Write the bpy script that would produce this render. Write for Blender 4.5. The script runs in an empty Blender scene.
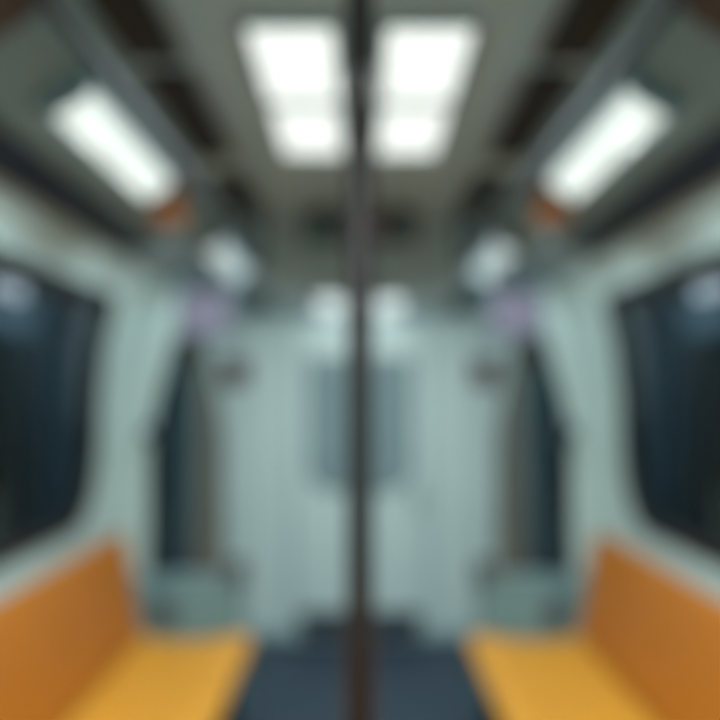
import bpy, bmesh, math
from mathutils import Vector
C = bpy.context.scene.collection
H = 1.6            # eye height; heights in the notes below are world heights
YB, YE = -1.6, 5.55   # rear end and far end of the saloon

# ------------------------------------------------------------------ materials
def srgb(r, g, b):
    f = lambda v: (v/255/12.92) if v/255 <= .04045 else ((v/255+.055)/1.055)**2.4
    return (f(r), f(g), f(b), 1)
def mat(name, rgb, rough=.5, metal=0, var=.12, scale=6, bump=0, emit=None, es=0, coat=0):
    m = bpy.data.materials.new(name); m.use_nodes = True
    nt = m.node_tree; b = nt.nodes['Principled BSDF']
    b.inputs['Roughness'].default_value = rough; b.inputs['Metallic'].default_value = metal
    b.inputs['Coat Weight'].default_value = coat
    tc = nt.nodes.new('ShaderNodeTexCoord'); nz = nt.nodes.new('ShaderNodeTexNoise')
    nz.inputs['Scale'].default_value = scale; nz.inputs['Detail'].default_value = 4
    nt.links.new(tc.outputs['Object'], nz.inputs['Vector'])
    mx = nt.nodes.new('ShaderNodeMix'); mx.data_type = 'RGBA'
    c = srgb(*rgb)
    mx.inputs[6].default_value = tuple(v*(1-var) for v in c[:3])+(1,)
    mx.inputs[7].default_value = tuple(min(1, v*(1+var)) for v in c[:3])+(1,)
    nt.links.new(nz.outputs['Fac'], mx.inputs[0]); nt.links.new(mx.outputs[2], b.inputs['Base Color'])
    if bump:
        bp = nt.nodes.new('ShaderNodeBump'); bp.inputs['Strength'].default_value = bump
        n2 = nt.nodes.new('ShaderNodeTexNoise'); n2.inputs['Scale'].default_value = scale*12
        nt.links.new(tc.outputs['Object'], n2.inputs['Vector'])
        nt.links.new(n2.outputs['Fac'], bp.inputs['Height']); nt.links.new(bp.outputs[0], b.inputs['Normal'])
    if emit:
        b.inputs['Emission Color'].default_value = srgb(*emit); b.inputs['Emission Strength'].default_value = es
    return m
M = {
 'wall': mat('pale_green_laminate', (180,202,203), .42, var=.04),
 'wall_end': mat('end_wall_laminate', (200,220,220), .4, var=.04),
 'ceil': mat('ceiling_grey_laminate', (182,214,230), .55, var=.05),
 'header': mat('header_laminate', (196,226,238), .5, var=.04),
 'cove': mat('cove_laminate', (138,168,178), .45, var=.06),
 'vent': mat('dark_vent_metal', (66,66,66), .6, .3),
 'brown': mat('brown_panel', (92,80,76), .6),
 'navy': mat('navy_strip', (18,40,66), .6),
 'rubber': mat('black_rubber', (12,12,13), .7),
 'floor': mat('dark_blue_vinyl', (30,47,66), .5, var=.15, scale=30, bump=.05),
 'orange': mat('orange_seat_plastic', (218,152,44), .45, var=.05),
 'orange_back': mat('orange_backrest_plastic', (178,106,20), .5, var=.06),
 'steel': mat('brushed_steel', (70,74,82), .5, 1.0, scale=20),
 'pole': mat('dark_steel_pole', (92,86,87), .34, 1.0, var=.05, scale=20),
 'darkmetal': mat('dark_painted_metal', (52,56,60), .4, .3),
 'box_grey': mat('box_grey_plastic', (76,86,92), .5),
 'grey': mat('grey_paint', (112,116,114), .45),
 'smoked_lower': mat('blue_grey_panel', (112,150,160), .5),
 'postgrey': mat('warm_grey_post', (86,94,92), .55),
 'door': mat('door_laminate', (200,220,220), .36, var=.03),
 'window_end': mat('end_window_glass', (132,154,160), .2, .0, coat=.5),
 'orangebox': mat('orange_box_plastic', (184,124,84), .5),
 'brownbox': mat('brown_grey_plastic', (100,78,82), .5),
 'tunnel': mat('tunnel_concrete', (112,142,158), .9, var=.2, scale=2, bump=.2),
 'niche': mat('tunnel_recess', (5,6,9), .95),
 'sign': mat('sign_housing', (84,110,120), .4),
 'led': mat('led_screen', (66,46,42), .4, emit=(170,100,76), es=.1),
 'screen': mat('lavender_screen', (60,58,72), .25, emit=(132,134,152), es=.85),
 'kick': mat('kick_plate', (68,82,92), .35, .5),
}
def lamp(name, rgb, s):
    m = bpy.data.materials.new(name); m.use_nodes = True; nt = m.node_tree
    b = nt.nodes['Principled BSDF']; b.inputs['Base Color'].default_value = (.8,.8,.8,1)
    b.inputs['Emission Color'].default_value = srgb(*rgb); b.inputs['Emission Strength'].default_value = s
    return m
M['lamp'] = lamp('lit_diffuser', (238,250,247), 1.02)
M['lamp_side'] = lamp('lit_side_diffuser', (230,248,245), .86)
M['lamp_far'] = lamp('lit_far_diffuser', (220,244,246), .52)
M['tunnel_lamp'] = lamp('lit_tunnel_lamp', (204,212,222), .8)
def glass(name, tint, gloss_rough=.04):
    m = bpy.data.materials.new(name); m.use_nodes = True; nt = m.node_tree; nt.nodes.clear()
    o = nt.nodes.new('ShaderNodeOutputMaterial'); t = nt.nodes.new('ShaderNodeBsdfTransparent')
    g = nt.nodes.new('ShaderNodeBsdfGlossy'); g.inputs['Roughness'].default_value = gloss_rough
    lw = nt.nodes.new('ShaderNodeLayerWeight'); lw.inputs['Blend'].default_value = .5
    pw = nt.nodes.new('ShaderNodeMath'); pw.operation = 'POWER'; pw.inputs[1].default_value = 5
    f = nt.nodes.new('ShaderNodeMath'); f.operation = 'MULTIPLY_ADD'
    f.inputs[1].default_value = .6; f.inputs[2].default_value = .01
    nt.links.new(lw.outputs['Facing'], pw.inputs[0]); nt.links.new(pw.outputs[0], f.inputs[0])
    x = nt.nodes.new('ShaderNodeMixShader'); t.inputs['Color'].default_value = tint
    nt.links.new(f.outputs[0], x.inputs[0]); nt.links.new(t.outputs[0], x.inputs[1])
    nt.links.new(g.outputs[0], x.inputs[2]); nt.links.new(x.outputs[0], o.inputs[0])
    return m
M['glass'] = glass('window_glass', (.8,.86,.88,1))
M['smoked'] = glass('smoked_glass', (.36,.43,.47,1), .25)

# ------------------------------------------------------------------ helpers
def link(name, bm, m, parent=None, smooth=False):
    bmesh.ops.recalc_face_normals(bm, faces=bm.faces)
    me = bpy.data.meshes.new(name); bm.to_mesh(me); bm.free()
    if smooth:
        for p in me.polygons: p.use_smooth = True
        me.set_sharp_from_angle(angle=math.radians(40))
    o = bpy.data.objects.new(name, me); C.objects.link(o); me.materials.append(m)
    if parent: o.parent = parent; o.matrix_parent_inverse = parent.matrix_world.inverted()
    return o
def struct(o): o['kind'] = 'structure'; return o
def thing(name, label, cat, loc=(0,0,0), group=None):
    o = bpy.data.objects.new(name, None); C.objects.link(o); o.location = loc
    o.empty_display_size = .05
    bpy.context.view_layer.update()
    return tag(o, label, cat, group)
def tag(o, label, cat, group=None):
    o['label'] = label; o['category'] = cat
    if group: o['group'] = group
    return o
def abox(bm, x0, x1, y0, y1, z0, z1, bev=.004):
    r = bmesh.ops.create_cube(bm, size=1)
    for v in r['verts']:
        v.co = Vector(((x0+x1)/2+v.co.x*(x1-x0), (y0+y1)/2+v.co.y*(y1-y0), (z0+z1)/2+v.co.z*(z1-z0)))
    if bev:
        es = list({e for v in r['verts'] for e in v.link_edges})
        bmesh.ops.bevel(bm, geom=es, offset=bev, segments=2, profile=.5, affect='EDGES')
def box(*a, **k):
    bm = bmesh.new(); abox(bm, *a, **k); return bm
def atube(bm, pts, r, n=20):
    pts = [Vector(p) for p in pts]; rings = []
    for i, p in enumerate(pts):
        t = (pts[min(i+1, len(pts)-1)]-pts[max(i-1, 0)]).normalized()
        up = Vector((0,0,1)) if abs(t.z) < .9 else Vector((1,0,0))
        a = t.cross(up).normalized(); b = t.cross(a)
        rr = r[i] if isinstance(r, (list, tuple)) else r
        rings.append([bm.verts.new(p+a*math.cos(2*math.pi*k/n)*rr+b*math.sin(2*math.pi*k/n)*rr) for k in range(n)])
    for q, s in zip(rings, rings[1:]):
        for k in range(n): bm.faces.new((q[k], q[(k+1)%n], s[(k+1)%n], s[k]))
    bm.faces.new(rings[0]); bm.faces.new(list(reversed(rings[-1])))
def tube(pts, r, n=20):
    bm = bmesh.new(); atube(bm, pts, r, n); return bm
def extrude_y(poly, y0, y1, n=1):      # closed x,z polygon pushed along the car
    bm = bmesh.new(); rows = []
    for i in range(n+1):
        y = y0+(y1-y0)*i/n
        rows.append([bm.verts.new((x, y, z)) for x, z in poly])
    k = len(poly)
    for a, b in zip(rows, rows[1:]):
        for j in range(k): bm.faces.new((a[j], a[(j+1)%k], b[(j+1)%k], b[j]))
    bm.faces.new(rows[0]); bm.faces.new(list(reversed(rows[-1])))
    return bm
def thick(prof, t):                     # offset an open x,z profile outwards
    out = []
    for i, (x, z) in enumerate(prof):
        a = Vector(prof[max(i-1,0)]); b = Vector(prof[min(i+1,len(prof)-1)])
        d = (b-a).normalized(); n = Vector((-d.y, d.x))
        out.append((x+n.x*t, z+n.y*t))
    return list(prof)+out[::-1]
# inner face of the left side wall, floor to shoulder (x negative), rounded inwards at the top
WP = [(-1.2,0),(-1.2,1.3),(-1.192,1.6),(-1.165,1.83),(-1.12,1.98),(-1.055,2.09),(-.97,2.185)]
def wall_x(z):
    for (x0,z0),(x1,z1) in zip(WP, WP[1:]):
        if z <= z1: return x0+(x1-x0)*max(0,(z-z0))/(z1-z0)
    return WP[-1][0]
def mirror(poly, s): return [(x*-s, z) for x, z in poly]     # s=-1 keeps the left side, +1 gives the right
def rrect(y0, y1, z0, z1, rt, rb, n=9):
    pts = []
    for cy, cz, r, a0 in ((y1-rt, z1-rt, rt, 0), (y0+rt, z1-rt, rt, 90), (y0+rb, z0+rb, rb, 180), (y1-rb, z0+rb, rb, 270)):
        for k in range(n+1):
            a = math.radians(a0+90*k/n); pts.append((cy+r*math.cos(a), cz+r*math.sin(a)))
    out = []                             # subdivide long runs so they follow the curved wall
    for p, q in zip(pts, pts[1:]+pts[:1]):
        d = math.hypot(q[0]-p[0], q[1]-p[1]); m = max(1, int(d/.08))
        for j in range(m): out.append((p[0]+(q[0]-p[0])*j/m, p[1]+(q[1]-p[1])*j/m))
    return out
def slab(s, loop, off, t, rings=9):      # rounded panel that follows the wall, s=-1 left, +1 right
    bm = bmesh.new()
    cy = sum(p[0] for p in loop)/len(loop); cz = sum(p[1] for p in loop)/len(loop)
    def layer(o):
        L = []
        for r in range(rings):
            f = 1-r/rings
            L.append([bm.verts.new((-s*(wall_x(cz+(z-cz)*f)-o), cy+(y-cy)*f, cz+(z-cz)*f)) for y, z in loop])
        c = bm.verts.new((-s*(wall_x(cz)-o), cy, cz)); return L, c
    n = len(loop); ls = []
    for o in (off, off+t):
        L, c = layer(o)
        for a, b in zip(L, L[1:]):
            for k in range(n): bm.faces.new((a[k], a[(k+1)%n], b[(k+1)%n], b[k]))
        for k in range(n): bm.faces.new((L[-1][k], L[-1][(k+1)%n], c))
        ls.append(L[0])
    for k in range(n): bm.faces.new((ls[0][k], ls[0][(k+1)%n], ls[1][(k+1)%n], ls[1][k]))
    return bm
def ring(s, outer, inner, o0, o1):       # frame between two loops
    bm = bmesh.new(); V = []
    for lp, o in ((outer,o0),(outer,o1),(inner,o1),(inner,o0)):
        V.append([bm.verts.new((-s*(wall_x(z)-o), y, z)) for y, z in lp])
    n = len(outer)
    for i in range(4):
        a, b = V[i], V[(i+1)%4]
        for k in range(n): bm.faces.new((a[k], a[(k+1)%n], b[(k+1)%n], b[k]))
    return bm
def resample(loop, n=120):
    L = loop+loop[:1]; d = [0]
    for p, q in zip(L, L[1:]): d.append(d[-1]+math.hypot(q[0]-p[0], q[1]-p[1]))
    out = []; j = 0
    for k in range(n):
        t = d[-1]*k/n
        while d[j+1] < t: j += 1
        f = (t-d[j])/(d[j+1]-d[j]); out.append((L[j][0]+(L[j+1][0]-L[j][0])*f, L[j][1]+(L[j+1][1]-L[j][1])*f))
    return out

# ------------------------------------------------------------------ shell
struct(link('floor', box(-1.26, 1.26, YB, YE+.1, -.06, 0, bev=0), M['floor']))
SHELF = [(-.975,2.19),(-.92,2.215),(-.855,2.215),(-.76,2.235),(-.6,2.30),(-.52,2.37),(-.46,2.38),(.0,2.38)]
full = SHELF+[(-x, z) for x, z in SHELF[:-1]][::-1]
struct(link('ceiling', extrude_y(thick(full, .06), YB, YE+.1, 1), M['ceil']))
WIN = (1.9, 3.84, 1.04, 2.035)
def windows(s):
    return rrect(WIN[0], WIN[1], WIN[2], WIN[3], .13, .34)
for s, side in ((-1,'left'), (1,'right')):
    poly = mirror(thick(WP, .06), s)
    w = struct(link('wall_'+side, extrude_y(poly, YB, YE+.1), M['wall']))
    # openings for the window and the side door
    for nm, lp in (('w', windows(s)), ('d', rrect(4.5, 5.42, .03, 1.98, .06, .03))):
        cb = bmesh.new()
        a = [cb.verts.new((s*.8, y, z)) for y, z in lp]; b = [cb.verts.new((s*1.5, y, z)) for y, z in lp]
        k = len(lp)
        for j in range(k): cb.faces.new((a[j], a[(j+1)%k], b[(j+1)%k], b[j]))
        cb.faces.new(a); cb.faces.new(b[::-1])
        bmesh.ops.recalc_face_normals(cb, faces=cb.faces)
        cm = bpy.data.meshes.new('cutter'); cb.to_mesh(cm); cb.free()
        co = bpy.data.objects.new('cutter', cm); C.objects.link(co)
        md = w.modifiers.new('cut', 'BOOLEAN'); md.object = co; md.operation = 'DIFFERENCE'; md.solver = 'EXACT'
        bpy.context.view_layer.update()
        ev = w.evaluated_get(bpy.context.evaluated_depsgraph_get())
        nm_ = bpy.data.meshes.new_from_object(ev); w.modifiers.clear(); w.data = nm_
        bpy.data.objects.remove(co)
    # window: rubber rim, glass, sill lip
    out = resample(windows(s)); 
    cy, cz = (WIN[0]+WIN[1])/2, (WIN[2]+WIN[3])/2
    inn = resample(rrect(WIN[0]+.045, WIN[1]-.045, WIN[2]+.045, WIN[3]-.055, .10, .30))
    n = 1 if s < 0 else 2
    wr = struct(link('window_%d' % n, ring(s, out, inn, -.02, .05), M['rubber'], smooth=True))
    link('glass_pane', slab(s, inn, .012, .008), M['glass'], wr, smooth=True)
    # side door: two leaves with their own windows
    for y0, y1 in ((4.505, 4.958), (4.962, 5.415)):
        d = struct(link('door_%d' % (2 if s < 0 else 3), slab(s, rrect(y0, y1, .035, 1.975, .05, .02), .008, .035, 12), M['grey'], smooth=True))
        link('door_pane', slab(s, rrect(y0+.1, y1-.1, .95, 1.8, .08, .08), -.001, .01, 8), M['niche'], d, smooth=True)
        link('door_seal', ring(s, resample(rrect(y0+.08, y1-.08, .93, 1.82, .09, .09)), resample(rrect(y0+.1, y1-.1, .95, 1.8, .08, .08)), -.004, .012), M['rubber'], d)
    # navy shoulder strip and lamp cove shell
    a = [(-.965,2.178),(-.93,2.165),(-.84,2.18),(-.80,2.205),(-.81,2.226),(-.93,2.222)]
    struct(link('trim_%d' % n, extrude_y(mirror(a, s), YB+.02, 3.4), M['navy']))
    a = [(-.84,2.205),(-.74,2.20),(-.60,2.285),(-.53,2.355),(-.54,2.372),(-.62,2.302),(-.76,2.236),(-.84,2.225)]
    struct(link('trim_%d' % (n+2), extrude_y(mirror(a, s), 1.55, YE-.01), M['cove']))
    struct(link('trim_%d' % (n+4), extrude_y(mirror(a, s), YB+.02, 1.545), M['brown']))
    struct(link('baseboard_'+side, box(*sorted((s*1.2, s*1.185)), YB, YE, 0, .1), M['kick']))

# end walls, bulkhead and end door
def plate(w, z0, z1, r, y0, y1, rb=None, cx=0):
    lp = rrect(cx-w, cx+w, z0, z1, r, rb or r); bm = bmesh.new()
    a = [bm.verts.new((x, y0, z)) for x, z in lp]; b = [bm.verts.new((x, y1, z)) for x, z in lp]; k = len(lp)
    for j in range(k): bm.faces.new((a[j], a[(j+1)%k], b[(j+1)%k], b[j]))
    bm.faces.new(a); bm.faces.new(b[::-1]); return bm
section = [(-1.24,-.02)]+[(x-.04, z) for x, z in WP[1:]]+[(-.6,2.42),(.6,2.42)]+[(-x+.04, z) for x, z in WP[1:]][::-1]+[(1.24,-.02)]
struct(link('wall_front', extrude_y(section, YE, YE+.08), M['wall_end']))
struct(link('wall_back', extrude_y(section, YB-.08, YB), M['darkmetal']))
bh = [(-.50,2.375),(-.50,2.13),(-.44,2.085),(.44,2.085),(.50,2.13),(.50,2.375)]
struct(link('wall_header', extrude_y(bh, 3.88, YE-.005), M['header']))
d = struct(link('door_1', plate(.43, .005, 1.99, .03, YE-.03, YE-.001), M['door']))
link('door_window', plate(.34, .97, 1.86, .05, YE-.04, YE-.028, rb=.16), M['window_end'], d)
link('kick_plate', plate(.40, .02, .20, .01, YE-.037, YE-.028), M['kick'], d)
hd = link('door_handle', tube([(.37,YE-.03,1.0),(.37,YE-.08,1.0),(.37,YE-.08,.86),(.37,YE-.03,.86)], .01), M['steel'], d, True)
for s, n in ((-1,7), (1,8)):             # upright seams of the end wall
    struct(link('trim_%d' % n, box(*sorted((s*.455, s*.44)), YE-.012, YE, .005, 2.05, bev=.002), M['cove']))
for s, n in ((-1,9), (1,10)):
    struct(link('baseboard_end' if n == 9 else 'baseboard_end.001', box(*sorted((s*1.18, s*.46)), YE-.014, YE, 0, .07), M['cove']))

# outside: tunnel lining with a black recess on each side
for s, side in ((-1,'left'), (1,'right')):
    bm = bmesh.new(); X0, X1 = s*2.0, s*2.2
    abox(bm, *sorted((X0, X1)), -2.5, 3.2, -.8, 3.6, bev=0)
    abox(bm, *sorted((X0, X1)), 5.45, 9.5, -.8, 3.6, bev=0)
    abox(bm, *sorted((X0, X1)), 3.2, 5.45, -.8, .6, bev=0)
    abox(bm, *sorted((X0, X1)), 3.2, 5.45, 1.95, 3.6, bev=0)
    struct(link('wall_tunnel_'+side, bm, M['tunnel']))
    struct(link('wall_recess_'+side, box(*sorted((s*2.6, s*2.5)), 3.0, 6.4, .3, 2.2, bev=0), M['niche']))
    t = thing('tunnel_lamp', 'bluish lamp on the tunnel wall seen through the %s carriage window' % side, 'lamp', (s*2.0, 4.64, 2.2))
    link('lamp_housing', box(*sorted((s*2.0, s*1.95)), 4.42, 4.86, 2.12, 2.25, bev=.01), M['darkmetal'], t)
    link('lamp_lens', box(*sorted((s*1.952, s*1.90)), 4.44, 4.84, 2.14, 2.23, bev=.02), M['tunnel_lamp'], t, True)

# ------------------------------------------------------------------ ceiling lamps
def flush_lamp(x0, x1, y0, y1, zc, label, group, key='lamp', segs=2):
    t = thing('ceiling_light', label, 'ceiling light', ((x0+x1)/2, (y0+y1)/2, zc), group)
    fb = bmesh.new(); f = .012
    abox(fb, x0, x1, y0, y0+f, zc-.02, zc, .002); abox(fb, x0, x1, y1-f, y1, zc-.02, zc, .002)
    abox(fb, x0, x0+f, y0, y1, zc-.02, zc, .002); abox(fb, x1-f, x1, y0, y1, zc-.02, zc, .002)
    L = (y1-y0)/segs
    for k in range(1, segs): abox(fb, x0, x1, y0+k*L-.02, y0+k*L+.02, zc-.02, zc, .002)
    link('lamp_frame', fb, M['cove'], t)
    for k in range(segs):
        link('diffuser', box(x0+f, x1-f, y0+k*L+(.02 if k else f), y0+(k+1)*L-(.02 if k < segs-1 else f), zc-.016, zc-.001, bev=.004), M[key], t)
    return t
for s, side in ((-1,'left'), (1,'right')):
    a = sorted((s*.045, s*.25))
    flush_lamp(*a, 1.75, 2.72, 2.379, 'large bright square-ended ceiling light panel just %s of the pole' % side, 'twin ceiling panels')
    flush_lamp(*a, -.9, .07, 2.379, 'unseen light panel added above the rear of the car, %s side' % side, 'added rear panels')  # out-of-view panels added to light the near part of the car
    a = sorted((s*.07, s*.235))
    flush_lamp(*a, 4.0, 5.0, 2.084, 'small dim light panel under the far header, %s of the pole' % side, 'far vestibule panels', 'lamp_far', 1)
    # cove lamps: slanting tubes along the shoulder
    for k, (y0, y1, key, lab) in enumerate(((1.84, 2.64, 'lamp_side', 'long slanting bright lamp in the %s cove above the near window'),
                             (3.6, 4.55, 'lamp_far', 'smaller far lamp in the %s cove above the partition'),
                             (.0, 1.0, 'lamp_side', 'unseen cove lamp added beside the camera on the %s side, behind the brown panel'))):  # last row: out-of-view lamp added for light near the camera
        t = thing('cove_light', lab % side, 'lamp', (s*.67, (y0+y1)/2, 2.23), 'cove lamps')
        a = [(-.69,2.222),(-.58,2.29),(-.59,2.305),(-.70,2.237)]
        link('lamp_frame', extrude_y(mirror(a, s), y0-.03, y1+.03), M['cove'], t)
        q = [(-.668,2.236),(-.68,2.218),(-.665,2.206),(-.60,2.245),(-.588,2.265),(-.596,2.282)]
        link('diffuser', extrude_y(mirror(q, s), y0, y1), M[key], t, True)
        for ya, yb in ((y0-.03, y0), (y1, y1+.03)):
            q2 = [(-.69,2.224),(-.692,2.214),(-.668,2.198),(-.595,2.240),(-.58,2.262),(-.582,2.29)]
            link('end_cap', extrude_y(mirror(q2, s), ya, yb), M['cove'], t)
    # orange box at the far end of the near cove lamp
    t = thing('junction_box', 'small orange box at the far end of the near %s cove lamp' % side, 'box', (s*.632, 2.80, 2.21))
    link('box_body', box(*sorted((s*.685, s*.58)), 2.74, 2.86, 2.155, 2.30, bev=.012), M['orangebox'], t)
    link('box_lid', box(*sorted((s*.672, s*.593)), 2.732, 2.742, 2.167, 2.258, bev=.003), M['orangebox'], t)
    # air vents in the ceiling
    for y0, y1, w in ((1.05, 1.93, 'nearest and longest'), (2.02, 2.72, 'middle'), (2.98, 3.68, 'farthest')):
        t = thing('air_vent', '%s dark slatted vent in the ceiling strip %s of the light panels' % (w, side), 'vent', (s*.47, (y0+y1)/2, 2.375), 'ceiling air vents')
        xa, xb = sorted((s*.405, s*.525))
        fb = bmesh.new()
        abox(fb, xa, xa+.008, y0, y1, 2.355, 2.375, .002); abox(fb, xb-.008, xb, y0, y1, 2.355, 2.375, .002)
        abox(fb, xa, xb, y0, y0+.01, 2.355, 2.375, .002); abox(fb, xa, xb, y1-.01, y1, 2.355, 2.375, .002)
        link('vent_frame', fb, M['vent'], t)
        link('backing', box(xa+.004, xb-.004, y0+.004, y1-.004, 2.366, 2.373, bev=0), M['vent'], t)
        sb = bmesh.new()
        for j in range(6): abox(sb, xa+.012+j*.0165, xa+.018+j*.0165, y0+.008, y1-.008, 2.357, 2.367, 0)
        link('slats', sb, M['vent'], t)
    # grab rail under the ceiling
    t = thing('grab_rail', 'steel grab rail running along the ceiling on the %s side' % side, 'rail', (s*.44, 2.0, 2.16))
    link('rail', tube([(s*.44,-.4,2.16),(s*.44,3.8,2.16)], .0135), M['steel'], t, True)
    for y in (.3, 3.78):
        link('bracket', tube([(s*.44,y,2.16),(s*.445,y,2.375)], [.012,.014], 14), M['steel'], t, True)
    # screen hung from the cove over the side door
    t = thing('display_screen', 'lavender lit screen hanging above the %s partition' % side, 'screen', (s*.80, 4.4, 2.0))
    link('screen_housing', plate(.135, 1.90, 2.15, .02, 4.385, 4.44, cx=s*.80), M['sign'], t)
    link('screen_panel', plate(.124, 1.915, 2.135, .01, 4.381, 4.387, cx=s*.80), M['screen'], t)
    link('screen_bracket', tube([(s*.80,4.42,2.13),(s*.80,4.42,2.22)], .015), M['darkmetal'], t, True)

# hanging sign across the aisle
t = thing('destination_sign', 'dark hanging box sign with dim red-brown screen under the ceiling header', 'sign', (0, 3.52, 2.29))
link('sign_housing', plate(.235, 2.225, 2.355, .02, 3.47, 3.55), M['sign'], t)
link('sign_screen', plate(.085, 2.24, 2.34, .006, 3.464, 3.472, cx=.015), M['led'], t)
for s in (-1, 1): link('sign_bracket', tube([(s*.17,3.51,2.35),(s*.17,3.51,2.378)], .012), M['darkmetal'], t, True)

# centre pole
t = thing('grab_pole', 'dark steel floor-to-ceiling pole standing in the middle of the aisle', 'pole', (0, 1.3, 0))
link('pole', tube([(0,1.3,.012),(0,1.3,2.372)], .0215, 32), M['pole'], t, True)
link('floor_flange', tube([(0,1.3,.001),(0,1.3,.012),(0,1.3,.03),(0,1.3,.05)], [.055,.055,.03,.024], 32), M['steel'], t, True)
link('ceiling_flange', tube([(0,1.3,2.33),(0,1.3,2.35),(0,1.3,2.368),(0,1.3,2.379)], [.024,.03,.055,.055], 32), M['steel'], t, True)

# ------------------------------------------------------------------ benches
SY0, SY1, NP = .55, 4.16, 8
def bench(s, side):
    t = thing('bench_seat', 'long orange moulded bench along the %s wall under the window' % side, 'bench', (s*.85, (SY0+SY1)/2, 0))
    def sweep(prof, y0, y1, dish, name, m, th):
        bm = bmesh.new(); N = 96; rows = []
        for i in range(N+1):
            y = y0+(y1-y0)*i/N
            ph = (y-SY0)/(SY1-SY0)*NP
            k = (.5-.5*math.cos(2*math.pi*ph))*dish
            e = min(1, (y-y0)/.03, (y1-y)/.03); e = math.sqrt(max(0, 1-(1-max(0,e))**2))
            top = [Vector((x, z)) for x, z in prof]; pts = []
            for j, p in enumerate(top):
                a = top[max(j-1,0)]; b = top[min(j+1,len(top)-1)]; d = (b-a).normalized(); nn = Vector((-d.y, d.x))
                w = math.sin(math.pi*j/(len(top)-1))
                pts.append((p-nn*(-1)*k*w*-1, p+nn*th*-1))
            front = [q[0] for q in pts]; back = [q[1] for q in pts][::-1]
            c = sum((q for q in front+back), Vector((0,0)))/(2*len(front))
            rows.append([bm.verts.new((-s*q.x, y, q.y)) for q in front+back])
        K = len(rows[0])
        for a, b in zip(rows, rows[1:]):
            for j in range(K): bm.faces.new((a[j], a[(j+1)%K], b[(j+1)%K], b[j]))
        bm.faces.new(rows[0]); bm.faces.new(rows[-1][::-1])
        return link(name, bm, m, t, True)
    # seat: from back (x -1.10) to rolled front edge (x -.53)
    seat = [(-1.11,.47),(-1.06,.425),(-1.0,.408),(-.9,.402),(-.8,.404),(-.7,.412),(-.62,.428),(-.57,.432),(-.54,.424),(-.525,.40),(-.53,.365)]
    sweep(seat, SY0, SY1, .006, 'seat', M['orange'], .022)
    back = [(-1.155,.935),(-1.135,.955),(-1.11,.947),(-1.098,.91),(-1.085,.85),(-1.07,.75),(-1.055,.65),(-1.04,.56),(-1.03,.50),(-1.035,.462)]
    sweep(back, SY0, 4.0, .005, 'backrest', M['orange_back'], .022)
    link('front_panel', box(*sorted((s*.66, s*.63)), SY0+.02, SY1-.03, .1, .385), M['darkmetal'], t)
    lb = [y for y in (.75, 1.9, 3.0, 4.05)]
    for y in lb:
        link('support', box(*sorted((s*1.184, s*.60)), y-.02, y+.02, .0, .375), M['darkmetal'], t)
    return t
for s, side in ((-1,'left'), (1,'right')): bench(s, side)

# ------------------------------------------------------------------ partitions at the bench ends
def partition(s, side):
    Y = 4.22
    t = thing('partition', 'tall partition with dark smoked glass at the far end of the %s bench' % side, 'partition', (s*.95, Y, 0))
    def poly(pts, y0, y1):
        bm = bmesh.new(); P = [(-s*x, z) for x, z in pts]
        a = [bm.verts.new((x, y0, z)) for x, z in P]; b = [bm.verts.new((x, y1, z)) for x, z in P]; k = len(P)
        for j in range(k): bm.faces.new((a[j], a[(j+1)%k], b[(j+1)%k], b[j]))
        bm.faces.new(a); bm.faces.new(b[::-1])
        bmesh.ops.bevel(bm, geom=list(bm.edges), offset=.004, segments=2, affect='EDGES'); return bm
    # wall-side post, following the rounded wall
    wp = [(x+.004, z) for x, z in WP if z > .0]
    post = [(-1.196,.70)]+wp[:-1]+[(-.985,2.16),(-.90,2.16),(-.925,1.86),(-1.01,1.55),(-1.045,1.3),(-1.055,.70)]
    link('wall_post', poly(post, Y-.03, Y+.03), M['wall'], t)
    gl = [(-1.055,.72),(-1.045,1.3),(-1.01,1.55),(-.925,1.86),(-.86,1.88),(-.82,1.88),(-.82,.72)]
    link('smoked_pane', poly(gl, Y-.008, Y+.008), M['smoked'], t)
    ep = [(-.82,.72),(-.82,1.86),(-.775,1.86),(-.735,1.72),(-.69,1.5),(-.675,1.35),(-.675,.72)]
    link('edge_panel', poly(ep, Y-.015, Y+.015), M['postgrey'], t)
    link('top_clamp', poly([(-.925,1.76),(-.905,1.88),(-.79,1.88),(-.79,1.76)], Y-.028, Y+.028), M['rubber'], t)
    lp = [(-1.19,.03),(-1.19,.70),(-.60,.70),(-.575,.67),(-.575,.03)]
    link('lower_panel', poly(lp, Y-.02, Y+.02), M['smoked_lower'], t)
    kb = link('knob', tube([(s*1.01,Y-.03,1.41),(s*1.01,Y-.05,1.41),(s*1.01,Y-.075,1.41),(s*1.01,Y-.08,1.41)], [.02,.022,.05,.042], 24), M['navy'], t, True)
    link('latch_box', box(*sorted((s*.655, s*.555)), Y-.06, Y-.018, .68, .79, bev=.012), M['box_grey'], t)
    link('lower_box', box(*sorted((s*1.02, s*.91)), Y-.05, Y-.018, .46, .60, bev=.012), M['box_grey'], t)
partition(-1, 'left'); partition(1, 'right')
for s, side in ((-1,'left'), (1,'right')):
    t = thing('wall_box', 'small brown-grey square box on the end wall, %s of the end door' % side, 'box', (s*.80, YE, 1.745))
    link('box_body', box(*sorted((s*.885, s*.72)), YE-.05, YE-.001, 1.66, 1.83, bev=.012), M['brownbox'], t)
    link('box_face', box(*sorted((s*.865, s*.74)), YE-.056, YE-.049, 1.68, 1.81, bev=.003), M['brownbox'], t)

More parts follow.
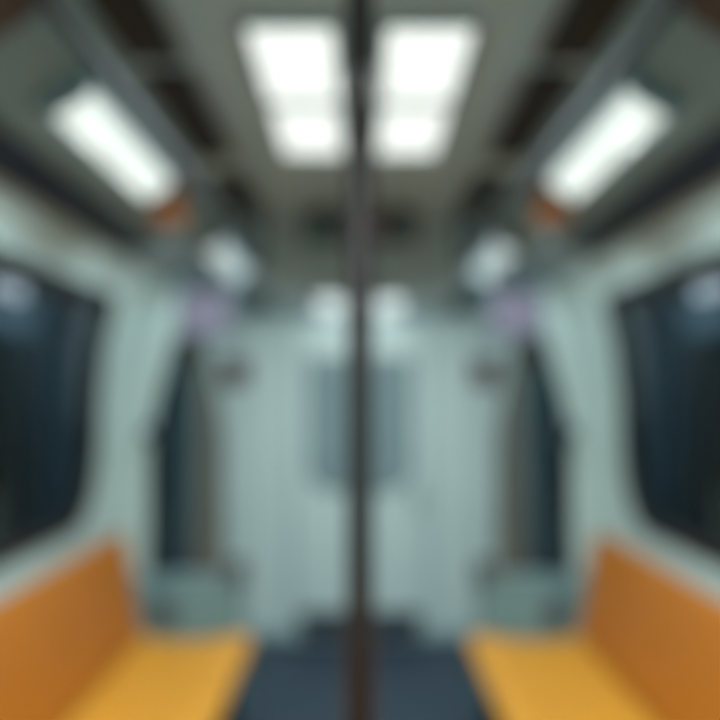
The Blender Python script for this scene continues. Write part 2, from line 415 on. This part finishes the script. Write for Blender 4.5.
# added soft-edged spots: strengthen the lamps' light, some tilted towards the walls
def spot(x, y, z, e, tilt=0, tx=0):
    l = bpy.data.lights.new('lamp_fill', 'SPOT'); l.energy = e
    l.spot_size = math.radians(170); l.spot_blend = .6
    l.shadow_soft_size = .05; l.color = (.89, 1.0, .975)
    o = bpy.data.objects.new('lamp_fill', l); C.objects.link(o); o.location = (x, y, z); o.rotation_euler = (tx, tilt, 0)
EC, ES, EF = 22, 11, 8.5
for s in (-1, 1):
    for y in (-.65, -.15, 2.0, 2.45): spot(s*.145, y, 2.33, EC)
    for y in (.25, .75, 2.05, 2.45): spot(s*.63, y, 2.19, ES, -s*.2)
    for y in (3.3, 3.9, 4.5): spot(s*.63, y, 2.19, ES*1.0, -s*.2)  # first pair is extra, away from any lamp, to brighten the far walls
    for y in (4.2, 4.7): spot(s*.15, y, 2.05, EF, tilt=0, tx=.75)  # aimed forward to brighten the top of the end wall
    for y in (4.9, 7.4):                 # added points brighten the tunnel wall; the farther one has no lamp
        l = bpy.data.lights.new('tunnel_fill', 'POINT'); l.energy = 3 if y < 6 else 14; l.shadow_soft_size = .04; l.color = (.85, .95, 1)
        o = bpy.data.objects.new('tunnel_fill', l); C.objects.link(o); o.location = (s*1.6, y, 2.0)
# ------------------------------------------------------------------ world, camera
w = bpy.data.worlds.new('tunnel_dark'); bpy.context.scene.world = w; w.use_nodes = True
w.node_tree.nodes['Background'].inputs[0].default_value = (.02,.025,.035,1)
w.node_tree.nodes['Background'].inputs[1].default_value = .3
cd = bpy.data.cameras.new('camera'); cam = bpy.data.objects.new('camera', cd); C.objects.link(cam)
cam.location = (0, 0, H); cam.rotation_euler = (math.pi/2, 0, 0)
cd.sensor_width = 36; cd.lens = 850/720*36; cd.shift_y = 35/720; cd.clip_start = .01
cd.dof.use_dof = True; cd.dof.focus_distance = .30; cd.dof.aperture_fstop = 2.9
sc = bpy.context.scene; sc.camera = cam
sc.view_settings.view_transform = 'Standard'; sc.view_settings.look = 'None'
sc.view_settings.gamma = 1; sc.view_settings.use_curve_mapping = False
sc.view_settings.exposure = 0
sc.cycles.max_bounces = 12; sc.cycles.diffuse_bounces = 8
sc.cycles.sample_clamp_indirect = 6
